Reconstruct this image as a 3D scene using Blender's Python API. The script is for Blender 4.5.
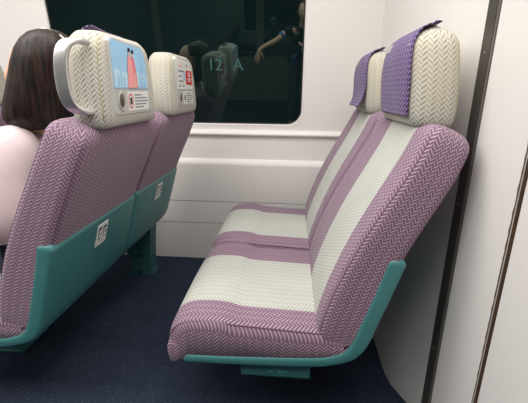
import bpy, bmesh, math, random
from mathutils import Vector, Matrix
random.seed(4)
for o in list(bpy.data.objects): bpy.data.objects.remove(o)
S = bpy.context.scene
COL = S.collection
PI = math.pi
R = math.radians

# ------------------------------------------------------------------ camera
cd = bpy.data.cameras.new('camera'); cam = bpy.data.objects.new('camera', cd); COL.objects.link(cam)
cd.sensor_fit = 'HORIZONTAL'; cd.sensor_width = 36.0; cd.lens = 36.0 * 365.0 / 528.0
cd.clip_start = 0.02
cam.matrix_world = (Matrix.Translation((0, 0, 1.03)) @ Matrix.Rotation(R(4.2), 4, 'Z')
                    @ Matrix.Rotation(R(90 - 16.9), 4, 'X') @ Matrix.Rotation(R(0.6), 4, 'Z'))
S.camera = cam
# ------------------------------------------------------------------ world, light, exposure
w = bpy.data.worlds.new('world'); S.world = w; w.use_nodes = True
w.node_tree.nodes['Background'].inputs[0].default_value = (0.9, 0.95, 1.0, 1)
w.node_tree.nodes['Background'].inputs[1].default_value = 0.02
def area(name, loc, rot, sx, sy, power, col=(1.0, 0.965, 0.925)):
    l = bpy.data.lights.new(name, 'AREA'); l.shape = 'RECTANGLE'; l.size = sx; l.size_y = sy
    l.energy = power; l.color = col
    o = bpy.data.objects.new(name, l); COL.objects.link(o); o.location = loc; o.rotation_euler = rot
    return o
area('ceiling_lamp_aisle', (-0.9, -0.05, 2.13), (0, 0, 0), 4.2, 0.70, 31)
area('ceiling_lamp_window_side', (-1.1, 1.05, 2.13), (0, 0, 0), 3.0, 0.70, 17)
S.view_settings.view_transform = 'Standard'; S.view_settings.look = 'None'
S.view_settings.gamma = 1.0; S.view_settings.use_curve_mapping = False
S.view_settings.exposure = 1.2

# ------------------------------------------------------------------ materials
def srgb(r, g, b):
    f = lambda c: (c / 255 / 12.92) if c / 255 <= 0.04045 else ((c / 255 + 0.055) / 1.055) ** 2.4
    return (f(r), f(g), f(b), 1.0)
class NT:
    def __init__(s, name):
        s.m = bpy.data.materials.new(name); s.m.use_nodes = True
        s.t = s.m.node_tree; s.n = s.t.nodes; s.l = s.t.links
        s.b = s.n['Principled BSDF']
    def node(s, typ, **kw):
        n = s.n.new(typ)
        for k, v in kw.items(): setattr(n, k, v)
        return n
    def link(s, a, b): s.l.new(a, b)
    def math(s, op, a, b=None, c=None):
        n = s.node('ShaderNodeMath', operation=op)
        for i, x in enumerate((a, b, c)):
            if x is None: continue
            if isinstance(x, (int, float)): n.inputs[i].default_value = x
            else: s.link(x, n.inputs[i])
        return n.outputs[0]
    def mix(s, fac, a, b):
        n = s.node('ShaderNodeMix', data_type='RGBA')
        for i, x in ((0, fac), (6, a), (7, b)):
            if isinstance(x, (tuple, int, float)): n.inputs[i].default_value = x
            else: s.link(x, n.inputs[i])
        return n.outputs[2]
    def smooth(s, v, lo, hi):
        n = s.node('ShaderNodeMapRange', interpolation_type='SMOOTHSTEP')
        s.link(v, n.inputs[0]); n.inputs[1].default_value = lo; n.inputs[2].default_value = hi
        return n.outputs[0]
def plain(name, col, rough=0.5, metal=0.0, var=0.06, scale=9.0, bump=0.0, spec=0.5):
    t = NT(name)
    tc = t.node('ShaderNodeTexCoord')
    nz = t.node('ShaderNodeTexNoise'); nz.inputs['Scale'].default_value = scale; nz.inputs['Detail'].default_value = 3
    t.link(tc.outputs['Object'], nz.inputs['Vector'])
    lo = tuple(c * (1 - var) for c in col[:3]) + (1,); hi = tuple(min(1, c * (1 + var)) for c in col[:3]) + (1,)
    t.link(t.mix(nz.outputs[0], lo, hi), t.b.inputs['Base Color'])
    t.b.inputs['Roughness'].default_value = rough; t.b.inputs['Metallic'].default_value = metal
    t.b.inputs['Specular IOR Level'].default_value = spec
    if bump:
        bp = t.node('ShaderNodeBump'); bp.inputs['Strength'].default_value = bump; bp.inputs['Distance'].default_value = 0.002
        n2 = t.node('ShaderNodeTexNoise'); n2.inputs['Scale'].default_value = 400
        t.link(tc.outputs['Object'], n2.inputs['Vector']); t.link(n2.outputs[0], bp.inputs['Height']); t.link(bp.outputs[0], t.b.inputs['Normal'])
    return t.m
def weave(name, base, line, sbase=None, sline=None, half=0.115, L=0.0115, P=0.0112, duty=0.23, ysh=0.0, soil=None, herr=0.0, lean=0.0):
    """moquette with a woven zig-zag; an optional pale stripe runs through the middle of the thing (|y| < half)"""
    t = NT(name)
    uv = t.node('ShaderNodeUVMap'); sp = t.node('ShaderNodeSeparateXYZ'); t.link(uv.outputs[0], sp.inputs[0])
    u, v = sp.outputs[0], sp.outputs[1]
    tri = t.math('PINGPONG', u, L)
    s_ = t.math('ADD', v, tri)
    if herr: s_ = t.math('ADD', s_, t.math('MULTIPLY', t.math('GREATER_THAN', t.math('FRACT', t.math('DIVIDE', u, 2 * L)), 0.5), herr * P))
    fr = t.math('FRACT', t.math('DIVIDE', s_, P))
    d = t.math('ABSOLUTE', t.math('SUBTRACT', fr, 0.5))
    ln = t.math('SUBTRACT', 1.0, t.smooth(d, duty * 0.45, duty * 0.8))
    e = t.math('ABSOLUTE', t.math('SUBTRACT', t.math('DIVIDE', tri, L), 0.5))
    brk = t.math('SUBTRACT', 1.0, t.smooth(e, 0.40, 0.52))
    par = t.math('FRACT', t.math('DIVIDE', u, 2 * L))
    brt = t.math('ADD', 0.62, t.math('MULTIPLY', t.math('GREATER_THAN', par, 0.5), 0.38))
    fac = t.math('MULTIPLY', t.math('MULTIPLY', ln, t.math('ADD', 0.35, t.math('MULTIPLY', brk, 0.65))), brt)
    tc = t.node('ShaderNodeTexCoord')
    nz = t.node('ShaderNodeTexNoise'); nz.inputs['Scale'].default_value = 6; nz.inputs['Detail'].default_value = 4
    t.link(tc.outputs['Object'], nz.inputs['Vector'])
    c1 = t.mix(fac, base, line)
    if sbase:
        so = t.node('ShaderNodeSeparateXYZ'); t.link(tc.outputs['Object'], so.inputs[0])
        yc = t.math('ADD', so.outputs[1], ysh)
        if lean: yc = t.math('ADD', yc, t.math('MULTIPLY', t.math('SUBTRACT', 0.95, so.outputs[2]), lean))
        st = t.math('LESS_THAN', t.math('ABSOLUTE', yc), half)
        c1 = t.mix(st, c1, t.mix(fac, sbase, sline))
    if soil: c1 = t.mix(t.math('MULTIPLY', t.smooth(nz.outputs[0], 0.45, 0.75), 0.5), c1, soil)
    hs = t.node('ShaderNodeHueSaturation')
    t.link(t.math('ADD', 0.86, t.math('MULTIPLY', nz.outputs[0], 0.28)), hs.inputs['Value']); t.link(c1, hs.inputs['Color'])
    t.link(hs.outputs[0], t.b.inputs['Base Color'])
    t.b.inputs['Roughness'].default_value = 0.9; t.b.inputs['Specular IOR Level'].default_value = 0.15
    t.b.inputs['Sheen Weight'].default_value = 0.15
    bp = t.node('ShaderNodeBump'); bp.inputs['Strength'].default_value = 0.35; bp.inputs['Distance'].default_value = 0.002
    t.link(fac, bp.inputs['Height']); t.link(bp.outputs[0], t.b.inputs['Normal'])
    return t.m
PUR, PURL = srgb(117, 91, 110), srgb(194, 172, 186)
CRM, CRML = srgb(193, 191, 180), srgb(120, 118, 106)
M = {}
M['purple_stripe'] = weave('purple_moquette_with_pale_stripe', PUR, PURL, srgb(170, 172, 164), srgb(222, 224, 217), half=0.150, ysh=0.035, herr=0.3)
M['purple_stripe_back'] = weave('purple_moquette_with_narrow_pale_stripe', PUR, PURL, srgb(170, 172, 164), srgb(222, 224, 217), half=0.112, ysh=0.058, lean=0.07, herr=0.3)
M['purple'] = weave('purple_moquette', PUR, PURL, herr=0.3)
M['cream'] = weave('cream_moquette', CRM, CRML, L=0.0105, P=0.0125, duty=0.25, herr=0.5, soil=srgb(186, 172, 140))
M['cover'] = weave('violet_headrest_cloth', srgb(68, 42, 98), srgb(190, 172, 204), L=0.010, P=0.0125, duty=0.20, herr=0.3)
M['cover_lining'] = plain('violet_cloth_lining', srgb(130, 100, 150), 0.9)
M['seam'] = plain('dark_purple_seam', srgb(108, 80, 100), 0.9)
M['cream_seam'] = plain('cream_seam', srgb(178, 168, 140), 0.9)
M['teal'] = plain('teal_moulded_plastic', srgb(66, 124, 124), 0.42, var=0.04)
M['teal_dark'] = plain('teal_painted_steel', srgb(48, 96, 98), 0.5)
M['wall'] = plain('white_wall_panel', srgb(232, 229, 225), 0.38, var=0.015)
M['cabin_grey'] = plain('grey_green_wall_lining', srgb(88, 96, 94), 0.6)
M['gap'] = plain('dark_joint', srgb(30, 28, 27), 0.8)
M['strip'] = plain('dark_anodised_strip', srgb(92, 87, 82), 0.36, metal=0.5, var=0.2, scale=3)
M['bead'] = plain('bright_metal_bead', srgb(190, 186, 180), 0.35, metal=0.8)
M['brown'] = plain('bare_brown_edge', srgb(92, 70, 52), 0.85, var=0.4, scale=60)
M['rubber'] = plain('black_rubber', srgb(20, 22, 22), 0.6)
M['chrome'] = plain('brushed_steel', srgb(214, 212, 209), 0.36, metal=0.9, var=0.03)
M['grey'] = plain('light_grey_plastic', srgb(184, 184, 178), 0.45, var=0.03)
M['dgrey'] = plain('grey_recess', srgb(120, 116, 110), 0.5)
M['paper'] = plain('white_label_paper', srgb(226, 226, 222), 0.5, var=0.02)
M['ink'] = plain('black_ink', srgb(28, 28, 30), 0.6)
M['inkgrey'] = plain('grey_print', srgb(120, 122, 126), 0.6)
M['red'] = plain('red_print', srgb(208, 40, 44), 0.5, var=0.03)
M['sky'] = plain('pale_blue_print', srgb(160, 205, 236), 0.45, var=0.10, scale=14)
M['skylight'] = plain('light_blue_print', srgb(190, 222, 240), 0.45, var=0.06, scale=14)
M['mist'] = plain('mid_blue_print', srgb(150, 198, 228), 0.45, var=0.10, scale=30)
M['pink'] = plain('pink_print', srgb(240, 160, 158), 0.5, var=0.05)
M['pinkd'] = plain('deep_pink_print', srgb(222, 124, 130), 0.5, var=0.05)
M['skinprint'] = plain('skin_tone_print', srgb(240, 200, 180), 0.5)
M['bolt'] = plain('black_bolt', srgb(18, 26, 28), 0.5)
M['skin'] = plain('skin', srgb(222, 176, 150), 0.55, var=0.05)
def hair_mat():
    t = NT('dark_brown_hair'); tc = t.node('ShaderNodeTexCoord'); mp = t.node('ShaderNodeMapping'); mp.inputs['Scale'].default_value = (110, 110, 5)
    nz = t.node('ShaderNodeTexNoise'); nz.inputs['Scale'].default_value = 1.0; nz.inputs['Detail'].default_value = 3
    t.link(tc.outputs['Object'], mp.inputs['Vector']); t.link(mp.outputs[0], nz.inputs['Vector'])
    t.link(t.mix(t.smooth(nz.outputs[0], .35, .72), srgb(14, 10, 10), srgb(54, 36, 30)), t.b.inputs['Base Color'])
    t.b.inputs['Roughness'].default_value = 0.45; t.b.inputs['Specular IOR Level'].default_value = 0.3
    bp = t.node('ShaderNodeBump'); bp.inputs['Strength'].default_value = 0.6; bp.inputs['Distance'].default_value = 0.003
    t.link(nz.outputs[0], bp.inputs['Height']); t.link(bp.outputs[0], t.b.inputs['Normal'])
    return t.m
M['hair'] = hair_mat()
M['blouse'] = plain('pale_pink_white_cotton', srgb(206, 188, 190), 0.85, bump=0.2)
M['black_cloth'] = plain('black_cotton', srgb(24, 25, 28), 0.9)
M['denim'] = plain('dark_blue_denim', srgb(40, 48, 70), 0.9)
M['blue_cloth'] = plain('bright_blue_cloth', srgb(40, 140, 220), 0.8)
M['shoe'] = plain('shoe_leather', srgb(40, 38, 38), 0.5)
M['eye'] = plain('eye_white', srgb(235, 232, 228), 0.3)
M['lip'] = plain('lip', srgb(190, 110, 105), 0.5)
M['phone'] = plain('phone_glass', srgb(16, 17, 20), 0.2)
M['decal'] = plain('pale_teal_lettering', srgb(44, 88, 84), 0.7)
def carpet():
    t = NT('navy_carpet'); tc = t.node('ShaderNodeTexCoord')
    a = t.node('ShaderNodeTexNoise'); a.inputs['Scale'].default_value = 260; a.inputs['Detail'].default_value = 2
    b = t.node('ShaderNodeTexNoise'); b.inputs['Scale'].default_value = 5; b.inputs['Detail'].default_value = 3
    v = t.node('ShaderNodeTexVoronoi'); v.inputs['Scale'].default_value = 55
    for n in (a, b, v): t.link(tc.outputs['Object'], n.inputs['Vector'])
    c = t.mix(t.smooth(a.outputs[0], 0.35, 0.7), srgb(32, 38, 52), srgb(64, 74, 94))
    c = t.mix(t.math('MULTIPLY', t.smooth(b.outputs[0], 0.45, 0.7), 0.4), c, srgb(30, 38, 56))
    c = t.mix(t.math('MULTIPLY', t.math('LESS_THAN', v.outputs['Distance'], 0.13), 0.35), c, srgb(120, 132, 152))
    t.link(c, t.b.inputs['Base Color']); t.b.inputs['Roughness'].default_value = 0.95; t.b.inputs['Specular IOR Level'].default_value = 0.1
    bp = t.node('ShaderNodeBump'); bp.inputs['Strength'].default_value = 0.5; bp.inputs['Distance'].default_value = 0.003
    t.link(a.outputs[0], bp.inputs['Height']); t.link(bp.outputs[0], t.b.inputs['Normal'])
    return t.m
M['carpet'] = carpet()
def glass():
    t = NT('dark_window_glass')
    t.b.inputs['Base Color'].default_value = (0.004, 0.010, 0.010, 1)
    t.b.inputs['Roughness'].default_value = 0.015; t.b.inputs['IOR'].default_value = 1.95
    t.b.inputs['Specular Tint'].default_value = (0.75, 1.0, 0.97, 1)
    return t.m
M['glass'] = glass()

# ------------------------------------------------------------------ helpers
def link(name, bm, mats, parent=None, smooth=True, recalc=True):
    if recalc: bmesh.ops.recalc_face_normals(bm, faces=bm.faces)
    me = bpy.data.meshes.new(name); bm.to_mesh(me); bm.free()
    for m in (mats if isinstance(mats, (list, tuple)) else [mats]): me.materials.append(m)
    if smooth:
        for p in me.polygons: p.use_smooth = True
    o = bpy.data.objects.new(name, me); COL.objects.link(o)
    if parent: o.parent = parent
    return o
def tag(o, label=None, cat=None, group=None, kind=None):
    if label: o['label'] = label
    if cat: o['category'] = cat
    if group: o['group'] = group
    if kind: o['kind'] = kind
    return o
def empty(name, loc):
    o = bpy.data.objects.new(name, None); o.empty_display_size = 0.1; COL.objects.link(o); o.location = loc
    return o
def box(bm, x0, x1, y0, y1, z0, z1, mi=0, bev=0.0):
    vs = [bm.verts.new(p) for p in ((x0,y0,z0),(x1,y0,z0),(x1,y1,z0),(x0,y1,z0),(x0,y0,z1),(x1,y0,z1),(x1,y1,z1),(x0,y1,z1))]
    fs = [bm.faces.new([vs[i] for i in q]) for q in ((0,3,2,1),(4,5,6,7),(0,1,5,4),(1,2,6,5),(2,3,7,6),(3,0,4,7))]
    for f in fs: f.material_index = mi
    if bev:
        es = list({e for f in fs for e in f.edges})
        bmesh.ops.bevel(bm, geom=es, offset=bev, segments=3, affect='EDGES', profile=0.5)
def rrect(ha, hb, r, nc=6, ns=6):
    """closed rounded rectangle, list of (a, b)"""
    r = min(r, ha * 0.999, hb * 0.999); out = []
    for (ca, cb, a0) in ((ha - r, hb - r, 0), (-(ha - r), hb - r, 90), (-(ha - r), -(hb - r), 180), (ha - r, -(hb - r), 270)):
        for i in range(nc + 1):
            t = R(a0 + 90 * i / nc); out.append((ca + r * math.cos(t), cb + r * math.sin(t)))
        na = {0: (-(ha - r), hb), 90: (-ha, -(hb - r)), 180: (ha - r, -hb), 270: (ha, hb - r)}[a0]
        p = out[-1]
        for i in range(1, ns): out.append((p[0] + (na[0] - p[0]) * i / ns, p[1] + (na[1] - p[1]) * i / ns))
    return out
def loft(name, secs, mat, parent, crown=0.0, nc=6, ns=6, rear=False, taper=0.0):
    """secs: (centre, A, B, ha, hb, r); rings of rounded rectangles, capped; metric UVs"""
    bm = bmesh.new(); uvl = bm.loops.layers.uv.new('UVMap'); rings = []; us = []; vv = []; acc = 0; prev = None
    for (c, A, B, ha, hb, r) in secs:
        pts = rrect(ha, hb, r, nc, ns); ring = []; u = 0; ul = []; q0 = None
        for (a, b) in pts:
            aa = a - (crown * max(0, 1 - (b / max(hb, 1e-4)) ** 2) if a < 0 and crown else 0) * min(1, ha / 0.03)
            ring.append(bm.verts.new(Vector(c) + A * aa + B * b * (1 - taper * max(0, -a / max(ha, 1e-4)) ** 2)))
            if q0: u += math.hypot(a - q0[0], b - q0[1])
            ul.append(u); q0 = (a, b)
        u += math.hypot(pts[0][0] - q0[0], pts[0][1] - q0[1]); ul.append(u)
        k = ul[-1] / 2
        if prev is not None: acc += (Vector(c) - prev).length + 0.0
        prev = Vector(c); rings.append(ring); us.append(ul); vv.append(acc)
    # one shared u (from the widest ring) so that the weave stays in step from ring to ring
    um = max(us, key=lambda q: q[-1]); n = len(rings[0])
    for i in range(len(rings) - 1):
        for j in range(n):
            k = (j + 1) % n
            f = bm.faces.new((rings[i][j], rings[i][k], rings[i + 1][k], rings[i + 1][j]))
            if rear and pts[j][0] > -0.2 * secs[-1][3]: f.material_index = 1
            for lp, (uu, v_) in zip(f.loops, ((um[j], vv[i]), (um[j + 1], vv[i]), (um[j + 1], vv[i + 1]), (um[j], vv[i + 1]))): lp[uvl].uv = (uu, v_)
    for ri in (0, -1):
        c, A, B = secs[ri][:3]
        f = bm.faces.new(rings[ri])
        for lp in f.loops:
            d = lp.vert.co - Vector(c); lp[uvl].uv = (d.dot(B), d.dot(A))
    return link(name, bm, mat, parent)
def rounded(ts, r, length):
    """inset of a rounded end at distance t from either end"""
    out = []
    for t in ts:
        d = min(t, length - t)
        out.append(0.0 if d >= r else r - math.sqrt(max(0, r * r - (r - d) ** 2)))
    return out
def smoothclosed(pts, n=4):
    out = []; N = len(pts)
    for i in range(N):
        p0, p1, p2, p3 = (Vector(pts[(i + k) % N]) for k in (-1, 0, 1, 2))
        for j in range(n):
            t = j / n
            out.append(0.5 * ((2 * p1) + (-p0 + p2) * t + (2 * p0 - 5 * p1 + 4 * p2 - p3) * t * t + (-p0 + 3 * p1 - 3 * p2 + p3) * t ** 3))
    return out
def smoothopen(pts, n=6):
    out = []; N = len(pts)
    for i in range(N - 1):
        p0, p1, p2, p3 = (Vector(pts[min(max(i + k, 0), N - 1)]) for k in (-1, 0, 1, 2))
        for j in range(n):
            t = j / n
            out.append(0.5 * ((2 * p1) + (-p0 + p2) * t + (2 * p0 - 5 * p1 + 4 * p2 - p3) * t * t + (-p0 + 3 * p1 - 3 * p2 + p3) * t ** 3))
    out.append(Vector(pts[-1])); return out
def extrude(name, prof, y0, y1, r, mat, parent, crown=0.0, ny=8, nr=5, zc=0.34, low=1.0):
    """closed (x, z) profile carried along y with rounded ends; metric UVs"""
    bm = bmesh.new(); uvl = bm.loops.layers.uv.new('UVMap'); N = len(prof)
    area2 = sum(prof[i][0] * prof[(i + 1) % N][1] - prof[(i + 1) % N][0] * prof[i][1] for i in range(N))
    sg = 1 if area2 > 0 else -1
    nrm = []
    for i in range(N):
        t = Vector(prof[(i + 1) % N]) - Vector(prof[i - 1]); t.normalize(); nrm.append(Vector((t[1], -t[0])) * sg)
    L = y1 - y0
    ts = [r * (1 - math.cos(PI / 2 * i / nr)) for i in range(nr)] + [r + (L - 2 * r) * i / ny for i in range(ny + 1)] + [L - r * (1 - math.cos(PI / 2 * i / nr)) for i in range(nr - 1, -1, -1)]
    ins = rounded(ts, r, L); rings = []
    arc = [0]
    for i in range(N): arc.append(arc[-1] + (Vector(prof[(i + 1) % N]) - Vector(prof[i])).length)
    for t, d in zip(ts, ins):
        q = (t / L) * 2 - 1; ring = []
        for i in range(N):
            p = Vector(prof[i]) - nrm[i] * d * (low if prof[i][1] < zc else 1); z = p[1]
            if crown and z > zc: z += crown * (1 - q * q) * min(1, (z - zc) / 0.05)
            ring.append(bm.verts.new((p[0], y0 + t, z)))
        rings.append(ring)
    for a in range(len(rings) - 1):
        for i in range(N):
            k = (i + 1) % N
            f = bm.faces.new((rings[a][i], rings[a][k], rings[a + 1][k], rings[a + 1][i]))
            for lp, uv in zip(f.loops, ((ts[a], arc[i]), (ts[a], arc[i + 1]), (ts[a + 1], arc[i + 1]), (ts[a + 1], arc[i]))): lp[uvl].uv = uv
    for ri in (0, -1):
        f = bm.faces.new(rings[ri])
        for lp in f.loops: lp[uvl].uv = (lp.vert.co.x, lp.vert.co.z)
    return link(name, bm, mat, parent)
def tube(name, pts, rad, mat, parent=None, n=8, closed=False, bm=None, mi=0):
    own = bm is None
    if own: bm = bmesh.new()
    P = [Vector(p) for p in pts]; N = len(P); rings = []; up = None
    for i in range(N):
        a = P[i - 1] if (closed or i > 0) else P[i]; b = P[(i + 1) % N] if (closed or i < N - 1) else P[i]
        t = (b - a).normalized()
        if up is None:
            up = Vector((0, 0, 1)) if abs(t.z) < 0.9 else Vector((1, 0, 0))
        s = t.cross(up).normalized(); up = s.cross(t).normalized()
        rr = rad[i] if isinstance(rad, (list, tuple)) else rad
        rings.append([bm.verts.new(P[i] + (s * math.cos(2 * PI * k / n) + up * math.sin(2 * PI * k / n)) * rr) for k in range(n)])
    M_ = N if closed else N - 1
    for i in range(M_):
        for k in range(n):
            f = bm.faces.new((rings[i][k], rings[i][(k + 1) % n], rings[(i + 1) % N][(k + 1) % n], rings[(i + 1) % N][k])); f.material_index = mi
    if not closed:
        for rg in (rings[0], rings[-1]): bm.faces.new(rg).material_index = mi
    if own: return link(name, bm, mat, parent)
def skin(name, verts, edges, mat, parent, sub=2, root=0):
    """continuous body: verts (x, y, z, rx, ry) joined by edges and grown by a skin modifier"""
    me = bpy.data.meshes.new(name)
    me.from_pydata([v[:3] for v in verts], edges, []); me.materials.append(mat)
    o = bpy.data.objects.new(name, me); COL.objects.link(o)
    if parent: o.parent = parent
    m = o.modifiers.new('skin', 'SKIN'); m.use_smooth_shade = True; m.branch_smoothing = 0.6
    for i, v in enumerate(verts):
        sv = me.skin_vertices[0].data[i]; sv.radius = (v[3], v[4] if len(v) > 4 else v[3]); sv.use_root = (i == root)
    s = o.modifiers.new('subdivision', 'SUBSURF'); s.levels = sub; s.render_levels = sub
    dg = bpy.context.evaluated_depsgraph_get()
    me2 = bpy.data.meshes.new_from_object(o.evaluated_get(dg)); o.modifiers.clear(); o.data = me2; me2.name = name
    if not me2.materials: me2.materials.append(mat)
    for p in me2.polygons: p.use_smooth = True
    return o

# ------------------------------------------------------------------ the carriage
YW = 2.10      # window wall
XP = 0.445     # partition behind the right-hand seats
X0, X1, YB, ZC = -4.0, 2.2, -2.1, 2.2
def st(name, bm, mat, parent=None, smooth=False):
    o = link(name, bm, mat, parent, smooth)
    o['kind'] = 'structure'
    return o
bm = bmesh.new(); box(bm, X0, X1, YB, YW + 0.1, -0.05, 0); st('floor', bm, M['carpet'])
bm = bmesh.new(); box(bm, X0, X1, YB, YW + 0.1, ZC, ZC + 0.05); st('ceiling', bm, M['wall'])
bm = bmesh.new(); box(bm, X0 - 0.05, X0, YB, YW + 0.1, 0, ZC); st('wall_left', bm, M['wall'])
bm = bmesh.new(); box(bm, X1, X1 + 0.05, YB, YW + 0.1, 0, ZC); st('wall_right_end', bm, M['wall'])
# window wall: lower panels with joints and ledges, one profile
prof = [(0, 0), (0, .2365), (.005, .2370), (.005, .2405), (0, .2410), (0, .3775), (.005, .378), (.005, .3815), (0, .382), (0, .608),
        (.003, .618), (.012, .627), (.026, .633), (.031, .640), (.031, .765), (.029, .773), (.020, .777), (.012, .782), (.010, .789), (.014, .797), (.024, .804), (.030, .812), (.030, .825)]
bm = bmesh.new(); rows = []
for x in (X0, XP + 0.03): rows.append([bm.verts.new((x, YW + d, z)) for d, z in prof])
for i in range(len(prof) - 1):
    f = bm.faces.new((rows[0][i], rows[1][i], rows[1][i + 1], rows[0][i + 1]))
    if i in (2, 6): f.material_index = 1
for i in range(2):
    a = bm.verts.new((rows[i][0].co.x, YW + 0.09, 0)); b = bm.verts.new((rows[i][0].co.x, YW + 0.09, .825)); bm.faces.new(rows[i] + [b, a])
ob = st('wall_back', bm, [M['wall'], M['gap']])
# upper part of the window wall, leaning in a little, with the window hole
TILT = R(5.8); ZL = 0.825; YU = YW + 0.030
def up(x, s, d=0.0):           # point on the leaning panel: s up along it, d behind it
    return Vector((x, YU - s * math.sin(TILT) + d * math.cos(TILT), ZL + s * math.cos(TILT) + d * math.sin(TILT)))
WX0, WX1, WS0, WS1, WR = -1.340, 0.057, 0.012, 0.80, 0.088
def wloop(grow, rad):
    cx, cs = (WX0 + WX1) / 2, (WS0 + WS1) / 2
    return [(cx + a, cs + b) for a, b in rrect((WX1 - WX0) / 2 + grow, (WS1 - WS0) / 2 + grow, rad, 8, 6)]
bm = bmesh.new()
outer = [bm.verts.new(up(x, s)) for x, s in ((X0, 0), (XP + 0.03, 0), (XP + 0.03, 1.376), (X0, 1.376))]
inner = [bm.verts.new(up(x, s)) for x, s in wloop(0.0, WR)]
es = [bm.edges.new((L[i], L[(i + 1) % len(L)])) for L in (outer, inner) for i in range(len(L))]
bmesh.ops.triangle_fill(bm, use_beauty=True, use_dissolve=False, edges=es)
ob = st('wall_back_upper', bm, M['wall'])
win = bpy.data.objects.new('window_1', None); COL.objects.link(win); win['kind'] = 'structure'; win.location = up((WX0 + WX1) / 2, WS0)
def ringmesh(specs):
    bm = bmesh.new(); rs = [[bm.verts.new(up(x, s, d) - win.location) for x, s in wloop(g, r)] for g, r, d in specs]
    for a in range(len(rs) - 1):
        n = len(rs[0])
        for i in range(n): bm.faces.new((rs[a][i], rs[a][(i + 1) % n], rs[a + 1][(i + 1) % n], rs[a + 1][i]))
    return bm, rs
bm, _ = ringmesh([(0.0, WR, 0.0), (-0.002, WR - .002, -.002), (-0.005, WR - .005, 0.001), (-0.008, WR - .008, 0.010)]); st('window_frame', bm, M['wall'], win, True)
bm, _ = ringmesh([(-0.008, WR - .008, 0.008), (-0.010, WR - .01, 0.007), (-0.014, WR - .014, 0.010), (-0.015, WR - .015, 0.014)]); st('window_gasket', bm, M['rubber'], win, True)
bm = bmesh.new(); bm.faces.new([bm.verts.new(up(x, s, 0.013) - win.location) for x, s in wloop(-0.014, WR - .014)])
r_ = bmesh.ops.extrude_face_region(bm, geom=list(bm.faces)); bmesh.ops.translate(bm, vec=(0, 0.006, 0), verts=[v for v in r_['geom'] if isinstance(v, bmesh.types.BMVert)])
st('window_pane', bm, M['glass'], win)
# opposite side wall with its own dark windows (only met as a reflection)
bm = bmesh.new(); box(bm, X0, X1, YB - 0.05, YB, 0, 0.70); box(bm, X0, X1, YB - 0.05, YB, 1.95, ZC)
for xx in (-2.2, -0.55, 1.1): box(bm, xx - 0.06, xx + 0.06, YB - 0.05, YB, 0.70, 1.95)
st('wall_front', bm, M['cabin_grey'])
bm = bmesh.new(); box(bm, X0, X1, YB - 0.04, YB - 0.03, 0.70, 1.95); st('window_2', bm, M['glass'])
# partition on the right with its dark strip, the panel beside it and the door leaf behind the gap
bm = bmesh.new(); box(bm, XP, XP + 0.05, 0.972, YW + 0.08, 0, ZC); st('wall_right', bm, M['wall'])
bm = bmesh.new(); box(bm, XP - 0.003, XP + 0.05, 0.930, 0.972, 0, ZC, 0); box(bm, XP - 0.001, XP + 0.05, 0.924, 0.930, 0, ZC, 1); box(bm, XP + 0.002, XP + 0.05, 0.917, 0.924, 0, ZC, 0)
for z in (0.30, 0.75, 1.12):      # small screws in the strip
    c = Vector((XP - 0.003, 0.951, z)); tube('', [c, c + Vector((-0.0012, 0, 0))], 0.0028, None, bm=bm, n=10, mi=1)
st('trim_1', bm, [M['strip'], M['bead']])
bm = bmesh.new(); box(bm, XP, XP + 0.05, 0.722, 0.917, 0, ZC); st('wall_right_panel', bm, M['wall'])
bm = bmesh.new(); box(bm, XP + 0.02, XP + 0.05, 0.705, 0.722, 0, ZC, 0); st('trim_2', bm, M['rubber'])
# worn brown edge along the gap
bm = bmesh.new(); n = 90; A = []; B = []
for i in range(n + 1):
    z = 0.02 + 1.1 * i / n
    wv = (0.0006 if z < .5 else .0022) + 0.0030 * random.random() * (1 if i % 3 else .4)
    A.append((bm.verts.new((XP - 0.0012, 0.7225, z)), bm.verts.new((XP - 0.0012, 0.7225 + wv, z))))
    B.append((bm.verts.new((XP + 0.012, 0.7205, z)), bm.verts.new((XP + 0.0005, 0.7225 + wv, z))))
for i in range(n):
    bm.faces.new((A[i][0], A[i][1], A[i + 1][1], A[i + 1][0])); bm.faces.new((A[i][0], A[i + 1][0], B[i + 1][0], B[i][0])); bm.faces.new((A[i][1], B[i][1], B[i + 1][1], A[i + 1][1]))
st('trim_3', bm, M['brown'])
bm = bmesh.new(); box(bm, XP - 0.002, XP + 0.045, 0.22, 0.705, 0.005, ZC - 0.005, 0, 0.004); st('door_1', bm, M['wall'])
bm = bmesh.new(); cv = [(0.0, 0.0), (-0.062, 0.0), (-0.047, 0.15), (-0.030, 0.32), (-0.012, 0.50), (0.0, 0.66)]
ra = [[bm.verts.new((XP + x * q + .0005 * (1 - q), y, z)) for x, z in cv] for y, q in ((0.975, 0.0), (1.02, .15), (1.07, .5), (1.12, .85), (1.18, 1.0), (YW, 1.0))]
for r0, r1 in zip(ra, ra[1:]):
    for i in range(1, len(cv) - 1): bm.faces.new((r0[i], r0[i + 1], r1[i + 1], r1[i]))
st('baseboard_right', bm, M['wall'], None, True)

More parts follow.
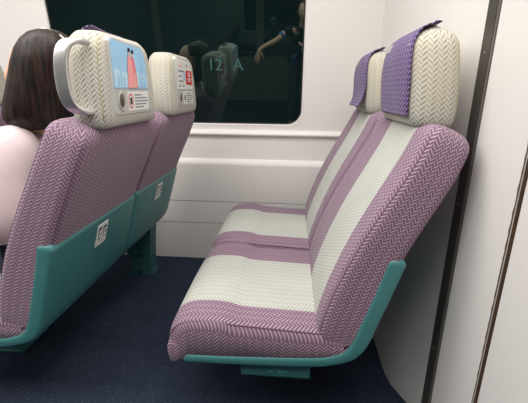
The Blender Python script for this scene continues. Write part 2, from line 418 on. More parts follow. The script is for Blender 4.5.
# ------------------------------------------------------------------ seats
HW = 0.274
RA = R(22.3)
UP = Vector((math.sin(RA), 0, math.cos(RA))); AX = Vector((math.cos(RA), 0, -math.sin(RA))); YV = Vector((0, 1, 0))
CUSH = smoothclosed([(.185, .318), (.10, .302), (-.10, .292), (-.26, .284), (-.300, .270), (-.322, .258), (-.338, .268), (-.345, .305), (-.340, .350), (-.322, .385),
                     (-.285, .406), (-.23, .412), (-.175, .409), (-.135, .398), (-.05, .394), (.05, .390), (.15, .386), (.195, .370), (.200, .335)], 4)
def seat_profile():
    outer = smoothopen([(-.292, .262), (-.10, .264), (.08, .272), (.145, .284), (.195, .305), (.228, .350), (.255, .435), (.285, .535), (.3045, .604)], 5)
    inner = smoothopen([(.256, .612), (.236, .535), (.206, .435), (.184, .365), (.165, .336), (.135, .320), (.08, .309), (-.10, .299), (-.285, .294)], 5)
    return outer + [Vector((.298, .618)), Vector((.266, .620))] + inner + [Vector((-.300, .278))]
FIT = lambda L: [Vector((p[0] * .967, .034 + .967 * p[1])) for p in L]
CUSH = FIT(CUSH); SHELL = FIT(seat_profile())
def ring_curve(c, A, B, ha, hb, r): return [Vector(c) + A * a + B * b for a, b in rrect(ha, hb, r)]
def make_seat(loc, side, label, group, panel=None, handle=False, sticker=False, ped=(0.05, 0.17), hx=0.0, underbox=False):
    root = empty('train_seat', loc); tag(root, label, 'seat', group)
    extrude('seat_cushion', CUSH, -HW, HW, 0.036, M['purple_stripe'], root, crown=0.012, low=0.12)
    # seam round the near and far side of the cushion top
    top = FIT(smoothopen([(-.336, .345), (-.318, .376), (-.28, .3945), (-.22, .399), (-.14, .393), (-.05, .388), (.05, .382), (.15, .376)], 5))
    for sgn in (-1, 1):
        tube('cushion_seam', [(p[0], sgn * (HW - 0.0100), p[1]) for p in top], 0.0013, M['seam'], root, 6)
    # backrest
    base = Vector((.124, 0, .353)); Lh = 0.645
    ts = [q * .645 / .652 for q in (0, .004, .012, .025, .045, .09, .16, .24, .32, .40, .47, .53, .56, .585, .60, .615, .628, .638, .646, .652)]
    rb = rounded(ts, 0.038, Lh); secs = []
    for t, d in zip(ts, rb):
        k = t / Lh
        th = 0.0720 + (0.0545 - 0.0720) * k - .020 * max(0, 1 - t / .15) ** 2
        bw = HW - 0.001
        if t > .50: bw -= 0.022 * ((t - .50) / (Lh - .50)) ** 2.2
        secs.append((base + UP * t + AX * (0.004 - 0.016 * math.sin(PI * min(1, k * 1.15)) ** 1.5), AX, YV, th - d * 0.95, bw - d * (0.95 if t > .3 else .5), 0.028 - min(0.018, d * .4)))
    loft('backrest', secs, [M['purple_stripe_back'], M['purple']], root, crown=0.006, rear=True)
    for fr in (-1, 1):      # seams between the side gusset and the front and back panels
        for sgn in (-1, 1):
            pts = []
            for (c, A, B, ha, hb, r) in secs[4:-4]:
                pts.append(c + A * fr * (ha - 0.0080) + B * sgn * (hb - 0.0082))
            tube('backrest_seam', pts, 0.0013, M['seam'], root, 6)
    # headrest
    z0, z1 = (0.930 if hx else 0.948), 1.180
    ts = [0, .003, .010, .022, .04, .08, .12, .15, .175, .195, .210, .221, .230, .237, .2405, .242]; Lz = z1 - z0
    rb = rounded(ts, 0.048, Lz); secs = []
    for t, d in zip(ts, rb):
        k = t / Lz
        hb = 0.192 - 0.010 * k
        if t > .08: hb -= 0.030 * ((t - .08) / (Lz - .08)) ** 2
        dd = d * (0.9 if t > .1 else 0.35)
        secs.append((Vector((0.344 - 0.010 * k + hx, -.01, z0 + t)), Vector((1, 0, 0)), YV, 0.054 - dd, hb - dd, max(.012, 0.034 - d * .4)))
    head = loft('headrest', secs, M['cream'], root, crown=0.004, taper=.13)
    for sgn in (-1, 1):
        pts = [c + A * (ha - 0.0098) + B * sgn * (hb - 0.0098) for (c, A, B, ha, hb, r) in secs[3:-4]]
        tube('headrest_seam', pts, 0.0018, M['cream_seam'], root, 6)
    # neck bracket between backrest and headrest
    bm = bmesh.new(); box(bm, .325, .372, -.13, .13, .90, .955, 0, .01); link('headrest_bracket', bm, M['teal_dark'], root)
    # shell
    extrude('seat_shell', SHELL, -HW - 0.004, HW - 0.010, 0.012, M['teal'], root, ny=4, nr=4)
    # pedestal under the shell
    px = 0.0 if side == 'right' else -0.24
    if ped:
        bm = bmesh.new(); y0, y1 = ped
        if side == 'left_far':
            ring = [(-.10, .31), (.150, .31), (.140, .20), (.132, .10), (.134, .03), (.142, .012), (.142, 0), (.0, 0), (.0, .014), (.022, .05), (.010, .12), (-.03, .20)]
            a = [bm.verts.new((x, y0, z)) for x, z in ring]; b = [bm.verts.new((x, y1, z)) for x, z in ring]
            for i in range(len(ring)):
                k = (i + 1) % len(ring); bm.faces.new((a[i], a[k], b[k], b[i]))
            bm.faces.new(a); bm.faces.new(b)
            pd = link('pedestal', bm, M['teal_dark'], root, False)
            for (xx, zz) in ((.075, .030), (.085, .130), (.01, .185)):
                tube('bolt', [(xx, y0 + .004, zz), (xx, y0 - .010, zz)], 0.011, M['bolt'], pd, 8)
        else:
            box(bm, px - .06, px + .06, y0, y1, 0.012, 0.30, 0, .012); box(bm, px - .10, px + .10, y0 - .02, y1 + .02, 0, 0.016, 0, .004)
            link('pedestal', bm, M['teal_dark'], root, False)
    if underbox:
        bm = bmesh.new(); box(bm, -.125, .072, -HW + .012, -HW + .16, .246, .294, 0, .005)
        ub = link('underseat_box', bm, M['teal_dark'], root, False)
        bm = bmesh.new()
        for i, (xa, ww) in enumerate(((-.045, .012), (-.018, .010), (-.005, .012))):
            box(bm, xa, xa + ww, -HW + .0105, -HW + .013, .262, .270)
        link('embossed_mark', bm, M['teal'], ub, False)
    XR = 0.3925 + hx
    if panel:
        # panel moulded into the back of the headrest
        cz, cy = 1.058, -.022; hw, hh = 0.126, 0.098
        bm = bmesh.new()
        pts = []
        outl = [(-hw + .012, -hh), (hw - .012, -hh), (hw - .003, -hh + .004), (hw, -hh + .015), (hw - .004, 0), (hw - .014, .050), (hw - .030, hh - .012), (hw - .042, hh - .002), (hw - .055, hh),
                (-hw + .030, hh + .004), (-hw + .012, hh + .002), (-hw + .004, hh - .008), (-hw, 0), (-hw, -hh + .012)]
        a = [bm.verts.new((XR - .016, cy + y, cz + z)) for y, z in outl]; b = [bm.verts.new((XR + .003, cy + y, cz + z)) for y, z in outl]
        c = [bm.verts.new((XR + .005, cy + y * .975, cz + z * .975)) for y, z in outl]
        for q, r2 in ((a, b), (b, c)):
            for i in range(len(outl)): bm.faces.new((q[i], q[(i + 1) % len(outl)], r2[(i + 1) % len(outl)], r2[i]))
        bm.faces.new(c); bm.faces.new(a)
        pn = link('information_panel', bm, M['grey'], root, False)
        XF = XR + .0052
        def flat(bm, pts, mi, d): # small printed shape facing the back of the seat
            f = bm.faces.new([bm.verts.new((XF + d, cy + y * 1.06, cz + z)) for y, z in pts]); f.material_index = mi
        def rect(bm, y0, y1, z0_, z1_, mi, d): flat(bm, ((y0, z0_), (y1, z0_), (y1, z1_), (y0, z1_)), mi, d)
        def slab(bm, pts, mi):
            a = [bm.verts.new((XF - .001, cy + y * 1.06, cz + z)) for y, z in pts]; b = [bm.verts.new((XF + .0012, cy + y * 1.06, cz + z)) for y, z in pts]
            for i in range(len(pts)): bm.faces.new((a[i], a[(i + 1) % len(pts)], b[(i + 1) % len(pts)], b[i])).material_index = mi
            bm.faces.new(b).material_index = mi; bm.faces.new(a).material_index = mi
        def ell(cy_, cz_, ry, rz, n=20): return [(cy_ + ry * math.cos(2 * PI * i / n), cz_ + rz * math.sin(2 * PI * i / n)) for i in range(n)]
        pz0, pz1 = -.026, .094
        bm = bmesh.new()
        slab(bm, ((-.110, pz0), (.108, pz0), (.104, .045), (.088, pz1 - .016), (.072, pz1 - .004), (-.104, pz1 + .002), (-.110, pz1 - .004)), 0)
        if panel == 'figures':
            mats = [M['sky'], M['skylight'], M['mist'], M['pink'], M['pinkd'], M['ink'], M['skinprint'], M['paper']]
            d = .0018
            flat(bm, ((-.106, pz0 + .004), (.104, pz0 + .004), (.102, .012), (.04, .024), (-.04, .016), (-.106, .026)), 1, d)
            for (yc, h, ww) in ((-.085, .035, .006), (-.070, .052, .005), (-.052, .028, .007), (.052, .046, .006), (.066, .060, .005), (.080, .030, .007), (.092, .040, .004)):
                flat(bm, ((yc - ww, pz0 + .006), (yc + ww, pz0 + .006), (yc + ww * .6, pz0 + h), (yc - ww * .5, pz0 + h + .006)), 2, d + .0002)
            for (yc, sc, mi) in ((.010, .95, 4), (-.012, .98, 3)):      # two women in long pink robes
                d2 = d + .0006 + (.0006 if mi == 3 else 0)
                flat(bm, ((yc - .022 * sc, pz0 + .002), (yc + .024 * sc, pz0 + .002), (yc + .019 * sc, pz0 + .050 * sc), (yc + .012 * sc, pz0 + .078 * sc), (yc + .004, pz0 + .092 * sc), (yc - .006, pz0 + .092 * sc), (yc - .014 * sc, pz0 + .074 * sc), (yc - .017 * sc, pz0 + .040 * sc)), mi, d2)
                flat(bm, ell(yc, pz0 + .099 * sc, .0055, .007), 6, d2 + .0002)
                flat(bm, ell(yc + .001, pz0 + .106 * sc, .0075, .006), 5, d2 + .0004)
            flat(bm, ((.012, pz0 + .004), (.022, pz0 + .004), (.018, pz0 + .04), (.013, pz0 + .05)), 6, d + .0015)
        else:
            mats = [M['paper'], M['red'], M['paper'], M['pink'], M['inkgrey'], M['ink'], M['pinkd'], M['sky']]
            d = .0018
            rect(bm, .004, .096, -.006, .052, 1, d)
            rect(bm, .030, .074, .006, .012, 2, d + .0003); rect(bm, .036, .068, .028, .046, 2, d + .0003); rect(bm, .044, .060, .033, .042, 1, d + .0006); rect(bm, .022, .080, .016, .021, 2, d + .0003)
            flat(bm, ell(.020, .072, .006, .006), 5, d); flat(bm, ell(-.030, -.012, .007, .006), 5, d)
            for i in range(5): rect(bm, -.094, -.094 + (.05, .07, .04, .062, .03)[i], .064 - i * .020, .069 - i * .020, 4 if i else 3, d)
            rect(bm, -.030, -.008, .010, .046, 7, d)
        link('poster', bm, mats, pn, False)
        # oval finger recess on the lower left and the notice on the lower right
        bm = bmesh.new()
        n = 24
        o1 = [bm.verts.new((XF + .001, cy + y * 1.06, cz + z)) for y, z in ell(-.074, -.060, .024, .027, n)]
        o2 = [bm.verts.new((XF + .004, cy + y * 1.06, cz + z)) for y, z in ell(-.074, -.060, .021, .024, n)]
        o3 = [bm.verts.new((XF + .0005, cy + y * 1.06, cz + z)) for y, z in ell(-.074, -.060, .0165, .020, n)]
        for p, q in ((o1, o2), (o2, o3)):
            for i in range(n): bm.faces.new((p[i], p[(i + 1) % n], q[(i + 1) % n], q[i]))
        bm.faces.new(o3).material_index = 1
        link('oval_latch', bm, [M['grey'], M['dgrey']], pn)
        bm = bmesh.new()
        for y_, z_, a_ in ((-.074, -.062, .010),):
            slab(bm, ell(y_, z_, .006, .011), 0)
        for v_ in bm.verts: v_.co.x += .002
        link('latch_tongue', bm, M['brown'], pn, False)
        bm = bmesh.new()
        slab(bm, ((-.040, -.088), (.104, -.088), (.106, -.034), (-.040, -.034)), 0)
        d = .0018
        flat(bm, ell(-.021, -.061, .0165, .021), 2, d); flat(bm, ell(-.021, -.061, .013, .0165), 0, d + .0003)
        rect(bm, -.028, -.014, -.071, -.051, 1, d + .0006)
        for i in range(5): rect(bm, .004, .004 + (.05, .088, .092, .080, .060)[i], -.046 - i * .0088, -.0425 - i * .0088, 3, d)
        link('safety_notice', bm, [M['paper'], M['ink'], M['red'] if panel == 'figures' else M['paper'], M['inkgrey']], pn, False)
    if handle:
        # flat steel grab loop on the aisle side of the headrest
        yl = -0.198
        path = smoothopen([(.362, yl + .012, 1.137), (.352, yl - .016, 1.139), (.336, yl - .036, 1.128), (.327, yl - .044, 1.10), (.324, yl - .046, 1.055), (.326, yl - .044, 1.015), (.334, yl - .036, .988), (.350, yl - .016, .974), (.362, yl + .012, .974)], 6)
        bm = bmesh.new(); rs = []; path = [p + Vector((hx, 0, 0)) for p in path]
        for i, p in enumerate(path):
            a = path[max(i - 1, 0)]; b = path[min(i + 1, len(path) - 1)]; t = (b - a).normalized()
            wv = Vector((1, 0, 0)); wv = (wv - t * wv.dot(t)).normalized(); nv = t.cross(wv)
            mid = abs(i / (len(path) - 1) - .5) * 2
            hw_, ht = .0175 - .006 * mid ** 3, .0065
            rs.append([bm.verts.new(p + wv * a_ + nv * b_) for a_, b_ in rrect(hw_, ht, .0055, 4, 2)])
        for i in range(len(rs) - 1):
            n = len(rs[0])
            for k in range(n): bm.faces.new((rs[i][k], rs[i][(k + 1) % n], rs[i + 1][(k + 1) % n], rs[i + 1][k]))
        bm.faces.new(rs[0]); bm.faces.new(rs[-1])
        link('grab_handle', bm, M['chrome'], root)
    if sticker:
        # notice on the teal shell below the back cushion: two figures and a line
        A0 = Vector((.2756, 0, .5513)); A1 = Vector((.2945, 0, .618)); tv = (A1 - A0).normalized(); nv = Vector((tv.z, 0, -tv.x))
        base_ = A0 + nv * .0022
        def P(y, s, d=0): return base_ + Vector((0, y, 0)) + tv * s + nv * d
        def q(bm, pts, mi, d): bm.faces.new([bm.verts.new(P(y, s, d)) for y, s in pts]).material_index = mi
        bm = bmesh.new(); w2 = .034
        rect4 = ((-w2, -.032), (w2, -.032), (w2, .048), (-w2, .048))
        a = [bm.verts.new(P(y, s, -.004)) for y, s in rect4]; b = [bm.verts.new(P(y, s, 0)) for y, s in rect4]
        for i in range(4): bm.faces.new((a[i], a[(i + 1) % 4], b[(i + 1) % 4], b[i]))
        bm.faces.new(b); bm.faces.new(a)
        q(bm, ((-.028, .002), (-.022, .002), (-.020, .024), (-.004, .030), (-.006, .038), (-.026, .036)), 1, .0004)
        q(bm, ((-.014, .006), (-.004, .006), (-.004, .012), (-.014, .012)), 1, .0004)
        q(bm, ((.004, .004), (.010, .004), (.012, .026), (.028, .026), (.028, .034), (.006, .036)), 1, .0004)
        q(bm, ((.018, .006), (.028, .004), (.028, .016), (.020, .018)), 1, .0004)
        q(bm, ((-.026, -.008), (-.006, -.008), (-.004, -.003), (-.026, -.003)), 1, .0004); q(bm, ((.006, -.008), (.026, -.008), (.026, -.004), (.006, -.004)), 1, .0004)
        q(bm, ((-.022, -.020), (.022, -.020), (.022, -.018), (-.022, -.018)), 2, .0004)
        link('pictogram_sticker', bm, [M['paper'], M['ink'], M['inkgrey']], root, False)
    return root
YN, YF = 1.115, 1.670
LX = -0.915
GR = 'pairs of purple train seats'
make_seat((0, YN, 0), 'right', 'nearest right-hand purple seat showing its side, pale striped cushion and teal base', GR, ped=(.02, .14), underbox=True)
make_seat((0, YF, 0), 'right', 'right-hand purple seat with pale stripe next to the window wall', GR, ped=(.02, .14))
make_seat((LX, YN, 0), 'left', 'left purple seat seen from behind with chrome grab handle and blue poster', GR, panel='figures', handle=True, sticker=True, ped=(.06, .18), hx=.046)
make_seat((LX, YF, 0), 'left_far', 'purple seat seen from behind with red and white poster, beside the window', GR, panel='red', sticker=True, ped=(.17, .262), hx=.046)
make_seat((LX * 2, YF, 0), 'left', 'mostly hidden purple seat at left picture edge, in front of long-haired passenger', GR, ped=(.02, .14))

def make_cover(loc, label, flare=0.0, short=False, group='violet headrest cloths'):
    prof = smoothopen([(.347, 1.1800), (.338, 1.1825), (.326, 1.1830), (.310, 1.179), (.294, 1.166), (.283, 1.140), (.2785, 1.10), (.2800, 1.04), (.2825 - flare * .3, 1.0), (.285 - flare, .972)], 5)
    if short: prof = prof[8:]
    bm = bmesh.new(); uvl = bm.loops.layers.uv.new('UVMap'); g = []; ny = 12; acc = 0; vs = [0]
    for i in range(1, len(prof)): vs.append(vs[-1] + (prof[i] - prof[i - 1]).length)
    for i, p in enumerate(prof):
        k = min(1, vs[i] / .17)
        hw = 0.120 + 0.023 * k if not short else .085 + .035 * k
        row = []
        for j in range(ny + 1):
            q = j / ny * 2 - 1
            dx = -(0.006 * (1 - q * q)) * (1 if p[1] < 1.18 else 0) + (0.0035 * math.sin(q * 5 + i * .2) if i > 10 else 0) * .4
            lift = 0.004 * (i < 8) + (0.007 * max(0, -q) * (1 - vs[i] / .06) if vs[i] < .06 else 0)
            row.append(bm.verts.new((p[0] + dx - flare * .5 * max(0, -q) ** 2 * max(0, (1.06 - p[1]) / .09), q * hw - .016, p[1] + lift)))
        g.append((row, hw))
    for i in range(len(prof) - 1):
        for j in range(ny):
            f = bm.faces.new((g[i][0][j], g[i][0][j + 1], g[i + 1][0][j + 1], g[i + 1][0][j]))
            for lp, (a, b) in zip(f.loops, ((i, j), (i, j + 1), (i + 1, j + 1), (i + 1, j))): lp[uvl].uv = ((b / ny * 2 - 1) * .164, vs[a])
    o = link('headrest_cover', bm, [M['cover'], M['cover_lining']], None)
    o.location = loc; tag(o, label, 'headrest cover', group)
    m = o.modifiers.new('thickness', 'SOLIDIFY'); m.thickness = 0.0025; m.offset = 0
    return o
make_cover((0, YN, 0), 'violet patterned cloth draped on the headrest of the nearest right-hand seat', 0.0)
make_cover((0, YF, 0), 'violet cloth with flared lower edge on the right-hand headrest next to the window', 0.022)
make_cover((LX + .050, YN, -.0045), 'violet cloth just showing over the top of the headrest with the chrome handle', short=True)

# ------------------------------------------------------------------ window lettering
def text(s, size):
    cu = bpy.data.curves.new('t', 'FONT'); cu.body = s; cu.size = size; cu.extrude = 0.0004; cu.offset = 0.0004
    o = bpy.data.objects.new('t', cu); COL.objects.link(o)
    me = bpy.data.meshes.new_from_object(o.evaluated_get(bpy.context.evaluated_depsgraph_get()))
    bpy.data.objects.remove(o); return me
dec = empty('seat_number_lettering', up(-0.475, 0.31, 0.0122))
tag(dec, 'pale teal seat number 12 A lettering on the dark window glass', 'lettering')
dec.rotation_euler = (PI / 2 + TILT, 0, 0)
for ch, dx in (('1', 0.0), ('2', 0.042), ('A', 0.142)):
    me = text(ch, 0.085); me.materials.clear(); me.materials.append(M['decal'])
    g = bpy.data.objects.new('letter' if ch == 'A' else 'numeral', me); COL.objects.link(g); g.parent = dec; g.location = (dx, 0, 0)

# ------------------------------------------------------------------ people
def hand(V, E, wrist_i, wrist, d, side, palm, curl=0.5, s=1.0, fingers=4):
    """palm and five fingers grown from the wrist vertex; d = pointing, side = towards the thumb, palm = palm normal"""
    d, side, palm = Vector(d).normalized(), Vector(side).normalized(), Vector(palm).normalized()
    w0 = Vector(wrist)
    def add(p, r, prev): V.append((*p, r, r)); E.append((prev, len(V) - 1)); return len(V) - 1
    pm = add(w0 + d * .045 * s, .021 * s, wrist_i)
    for i, (off, ln) in enumerate(((.027, .072), (.009, .080), (-.009, .075), (-.026, .060))):
        p = w0 + d * .085 * s + side * off * s; k = add(p, .0105 * s, pm); a = 0
        for seg in (.42, .32, .26):
            a += curl * .55; dir_ = d * math.cos(a) + palm * math.sin(a)
            p = p + dir_ * ln * seg * s; k = add(p, .0085 * s, k)
    p = w0 + d * .04 * s + side * .034 * s + palm * .008; k = add(p, .0115 * s, pm)
    for ln in (.034, .028):
        p = p + (d * .75 + side * .45 + palm * .35 * (1 + curl)).normalized() * ln * s; k = add(p, .0095 * s, k)
def head_bm(c, fwd, h=0.225):
    """head with brow, nose, chin, ears; fwd is a unit vector in the horizontal plane"""
    f = Vector(fwd).normalized(); s = Vector((-f.y, f.x, 0)); u = Vector((0, 0, 1)); c = Vector(c)
    bm = bmesh.new(); bmesh.ops.create_icosphere(bm, subdivisions=4, radius=1)
    for v in bm.verts:
        x, y, z = v.co
        w = 0.072 * (1 - .25 * max(0, -z) ** 1.5); l = 0.095 * (1 - .12 * max(0, -z))
        fx = x * l + (.012 * max(0, -z) if x > 0 else -.008 * max(0, -z) * -1)
        if x > 0:
            fx += .020 * math.exp(-((y / .16) ** 2 + ((z + .18) / .20) ** 2)) * x        # nose
            fx += .006 * math.exp(-((y / .3) ** 2 + ((z + .85) / .18) ** 2))             # chin
            fx -= .007 * math.exp(-(((abs(y) - .36) / .16) ** 2 + ((z - .06) / .12) ** 2))  # eye sockets
            fx += .004 * math.exp(-((y / .22) ** 2 + ((z + .47) / .07) ** 2))            # lips
        hy = y * w + math.copysign(.016 * math.exp(-(((x + .05) / .14) ** 2 + ((z + .05) / .24) ** 2)) * (abs(y) > .8), y)  # ears
        v.co = c + f * fx + s * hy + u * (z * h / 2)
    return bm
def face_parts(c, fwd, head, h=0.225):
    f = Vector(fwd).normalized(); s = Vector((-f.y, f.x, 0)); c = Vector(c)
    for sg in (-1, 1):
        bm = bmesh.new(); bmesh.ops.create_uvsphere(bm, u_segments=12, v_segments=8, radius=.011, matrix=Matrix.Translation(c + f * .081 + s * sg * .028 + Vector((0, 0, .006))))
        e = link('eye', bm, M['eye'], head)
        bm = bmesh.new(); bmesh.ops.create_uvsphere(bm, u_segments=10, v_segments=6, radius=.005, matrix=Matrix.Translation(c + f * .0885 + s * sg * .028 + Vector((0, 0, .006)))); link('iris', bm, M['ink'], e)
    bm = bmesh.new(); bmesh.ops.create_uvsphere(bm, u_segments=12, v_segments=8, radius=1.0)
    for v in bm.verts: v.co = c + f * (.088 + v.co.x * .008) + s * v.co.y * .022 + Vector((0, 0, -.052 + v.co.z * .007))
    link('mouth', bm, M['lip'], head)
def figure(loc, name_label, J, fwd, hands, clothes, head_c, hairfn):
    """J: dict of joints relative to loc; clothes: list of (name, verts, edges, material)"""
    root = empty('person', loc); tag(root, name_label, 'person')
    V = []; E = []; idx = {}
    def j(n, r, prev=None):
        V.append((*J[n], r, r)); idx[n] = len(V) - 1
        if prev: E.append((idx[prev], idx[n]))
    j('pelvis', .095); j('waist', .085, 'pelvis'); j('chest', .085, 'waist'); j('throat', .056, 'chest'); j('neck', .050, 'throat'); j('skull', .055, 'neck')
    for q in ('l', 'r'):
        j('sh' + q, .040, 'chest'); j('el' + q, .032, 'sh' + q); j('wr' + q, .025, 'el' + q)
        j('hip' + q, .078, 'pelvis'); j('kn' + q, .052, 'hip' + q); j('an' + q, .036, 'kn' + q); j('to' + q, .030, 'an' + q)
    for q, kw in hands.items(): hand(V, E, idx['wr' + q], J['wr' + q], **kw)
    body = skin('body', V, E, M['skin'], root)
    bm = head_bm(head_c, fwd); hd = link('head', bm, M['skin'], body); face_parts(head_c, fwd, hd)
    for (n, verts, edges, mat) in clothes: skin(n, verts, edges, mat, root)
    hairfn(root)
    return root
# -- passenger in the left seat, facing away down the train
def seated():
    J = dict(pelvis=(-.165, 0, .515), waist=(-.14, 0, .64), chest=(-.09, 0, .78), throat=(-.06, 0, .905), neck=(-.06, 0, .955), skull=(-.06, 0, 1.01))
    for q, s in (('l', 1), ('r', -1)):
        J['sh' + q] = (-.085, s * .140, .840); J['el' + q] = (-.09, s * .205, .64); J['wr' + q] = (-.30, s * .11, .60)
        J['hip' + q] = (-.20, s * .085, .51); J['kn' + q] = (-.55, s * .09, .50); J['an' + q] = (-.53, s * .09, .085); J['to' + q] = (-.64, s * .095, .035)
    hands = {'l': dict(d=(-.8, -.5, -.15), side=(-.3, .5, 0) if False else (.5, -.8, .0), palm=(0, 0, -1), curl=.35), 'r': dict(d=(-.8, .5, -.15), side=(.5, .8, 0), palm=(0, 0, -1), curl=.35)}
    bl = [(-.165, 0, .55, .122, .122), (-.14, 0, .64, .122, .122), (-.09, 0, .765, .140, .140), (-.075, 0, .860, .112, .112), (-.060, 0, .905, .075, .075)]; be = [(0, 1), (1, 2), (2, 3), (3, 4)]
    tr = [(-.165, 0, .515, .112, .112)]; te = []
    for s in (1, -1):
        k = len(tr); tr += [(-.21, s * .085, .51, .090, .090), (-.55, s * .09, .502, .066, .066), (-.53, s * .09, .13, .055, .055)]; te += [(0, k), (k, k + 1), (k + 1, k + 2)]
    sh = []
    head_c = (-.062, 0, 1.065)
    def hair(root):
        # long straight hair falling over the back and shoulders; strand ridges in the mesh
        c = Vector(head_c); c0 = Vector((c.x + .022, 0, 0)); bm = bmesh.new(); rings = []; n = 72
        lv = [(1.190, .010, .010, .012), (1.188, .03, .03, .012), (1.180, .056, .05, .012), (1.165, .078, .066, .011), (1.14, .093, .079, .010), (1.105, .100, .086, .010), (1.06, .102, .090, .012), (1.02, .103, .095, .014),
              (.985, .105, .100, .016), (.955, .106, .103, .016), (.940, .103, .102, .014), (.926, .096, .095, .012), (.917, .08, .08, .012)]
        for z, rx, ry, cx in lv:
            ring = []
            for i in range(n):
                a = 2 * PI * i / n
                rid = 1 + (.018 * math.sin(a * 17) + .012 * math.sin(a * 29 + z * 9)) * min(1, (1.20 - z) * 8)
                x = rx * math.cos(a); y = ry * math.sin(a)
                if x < 0 and z < 1.15: x *= .80                      # the face stays open
                ring.append(bm.verts.new((c.x + cx + .030 + x * rid, y * rid, z)))
            rings.append(ring)
        for a in range(len(rings) - 1):
            za = lv[a][0]
            for i in range(n):
                ang = 2 * PI * (i + .5) / n
                if math.cos(ang) < -.72 and za < 1.13: continue
                bm.faces.new((rings[a][i], rings[a][(i + 1) % n], rings[a + 1][(i + 1) % n], rings[a + 1][i]))
        bm.faces.new(rings[0])
        for v in bm.verts: v.co = c0 + Matrix.Rotation(R(-60), 3, 'Z') @ (v.co - c0)
        for v in bm.verts: v.co.x += .045 * max(-.4, (v.co.z - 1.03) / .16); v.co.x = c.x + .042 + (v.co.x - c.x - .042) * .90
        h = link('hair', bm, M['hair'], root)
        m = h.modifiers.new('thickness', 'SOLIDIFY'); m.thickness = .012; m.offset = 1
        # pale clip high on the back of the head
        pts = [(c.x + .068 + .104 * math.cos(t), -.040, 1.085 + .113 * math.sin(t)) for t in [R(46 + 4 * i) for i in range(12)]]
        tube('hair_clip', pts, .0058, M['bead'], h, 8)
    clothes = [('blouse', bl, be, M['blouse']), ('trousers', tr, te, M['denim'])]
    p = figure((LX + .150, YN + .065, 0), 'seated passenger with long dark hair and pale blouse in left seat', J, (-.5, .866, 0), hands, clothes, head_c, hair)
    for s in (1, -1):
        pts = smoothopen([(-.080, s * .085, .850), (-.084, s * .135, .840), (-.086, s * .175, .775), (-.090, s * .207, .645), (-.17, s * .170, .622), (-.25, s * .133, .609)], 5)
        rr = [.066 + .016 * min(1, i / 5) - .036 * max(0, (i - 6) / (len(pts) - 7)) for i in range(len(pts))]
        rr[0] = .04
        tube('sleeve', pts, rr, M['blouse'], p, 20)
        skin('shoe', [(-.515, s * .09, .075, .046), (-.54, s * .09, .045, .045), (-.61, s * .094, .042, .042), (-.665, s * .096, .034, .032)], [(0, 1), (1, 2), (2, 3)], M['shoe'], p)
    return p
seated()
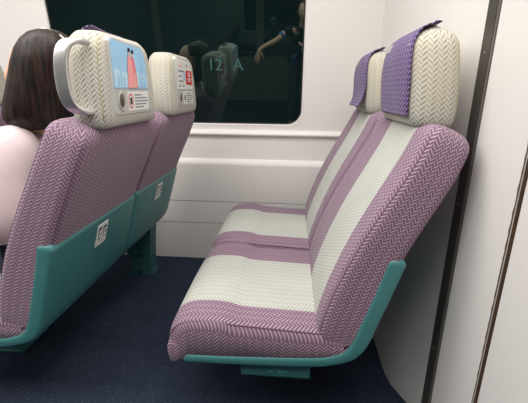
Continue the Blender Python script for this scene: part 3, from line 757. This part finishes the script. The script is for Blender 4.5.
# -- the person standing behind the camera, met only in the window's reflection
def standing():
    J = dict(pelvis=(0, -.22, .86), waist=(0, -.17, .99), chest=(0, -.06, 1.12), throat=(0, .01, 1.235), neck=(0, .035, 1.275), skull=(0, .06, 1.345))
    J.update(shl=(-.165, -.02, 1.205), ell=(-.30, .05, 1.09), wrl=(-.50, .14, 1.00), shr=(.165, -.02, 1.205), elr=(.21, .10, .99), wrr=(.008, .350, .955))
    for q, s in (('l', -1), ('r', 1)):
        J['hip' + q] = (s * .09, -.22, .82); J['kn' + q] = (s * .10, -.06, .46); J['an' + q] = (s * .105, -.01, .085); J['to' + q] = (s * .12, .13, .032)
    hands = {'l': dict(d=(-.25, .15, -.95), side=(.8, .4, -.2), palm=(.3, -.9, -.1), curl=.3), 'r': dict(d=(-.12, .28, .95), side=(-.1, -.95, .25), palm=(-1, -.1, 0), curl=.8)}
    bl = [(0, -.22, .84, .128, .128), (0, -.17, .99, .122, .122), (0, -.06, 1.11, .128, .128), (0, -.01, 1.20, .085, .085), (0, .01, 1.235, .066, .066)]; be = [(0, 1), (1, 2), (2, 3), (3, 4)]
    k = len(bl); bl += [(-.165, -.02, 1.203, .072), (-.235, .015, 1.145, .062)]; be += [(2, k), (k, k + 1)]
    k = len(bl); bl += [(.165, -.02, 1.203, .072), (.195, .05, 1.08, .060)]; be += [(2, k), (k, k + 1)]
    bl = [v if len(v) == 5 else (*v, v[3]) for v in bl]
    tr = [(0, -.22, .86, .118, .118)]; te = []
    for s in (-1, 1):
        k = len(tr); tr += [(s * .09, -.21, .80, .098, .098), (s * .10, -.06, .46, .072, .072), (s * .105, -.005, .12, .058, .058)]; te += [(0, k), (k, k + 1), (k + 1, k + 2)]
    head_c = (0, .065, 1.385)
    def hair(root):
        bm = bmesh.new(); bmesh.ops.create_icosphere(bm, subdivisions=4, radius=1); c = Vector(head_c)
        for v in bm.verts:
            x, y, z = v.co; v.co = c + Vector((x * .082, y * .105 - .012, z * .120 + .012))
        bmesh.ops.delete(bm, geom=[v for v in bm.verts if (v.co.y > c.y + .045 and v.co.z < c.z + .075) or v.co.z < c.z - .065], context='VERTS')
        link('hair', bm, M['hair'], root)
    clothes = [('black_shirt', bl, be, M['black_cloth']), ('trousers', tr, te, M['denim']),
               ('sleeve_cuff', [(-.232, .013, 1.148, .0645, .0645), (-.262, .030, 1.122, .0600, .0600)], [(0, 1)], M['blue_cloth']),
               ('sleeve_cuff', [(.194, .048, 1.085, .0625, .0625), (.2, .066, 1.05, .0600, .0600)], [(0, 1)], M['blue_cloth'])]
    p = figure((.10, -.43, 0), 'standing person in black shirt holding phone, reflected in the dark window', J, (0, 1, 0), hands, clothes, head_c, hair)
    tube('shoulder_strap', smoothopen([(.10, -.10, 1.25), (.09, .05, 1.24), (.03, .082, 1.10), (-.05, -.03, .96), (-.125, -.12, .82)], 6), .011, M['blue_cloth'], p, 8)
    for s in (-1, 1):
        skin('shoe', [(s * .105, -.03, .07, .046), (s * .107, .0, .045, .047), (s * .115, .08, .042, .046), (s * .124, .16, .034, .034)], [(0, 1), (1, 2), (2, 3)], M['shoe'], p)
standing()
bm = bmesh.new(); box(bm, -.078, .078, -.024, -.015, .990, 1.066, 0, .004)
ph = link('phone', bm, M['phone'], None); tag(ph, 'black phone held up by the standing person in the reflection', 'phone')
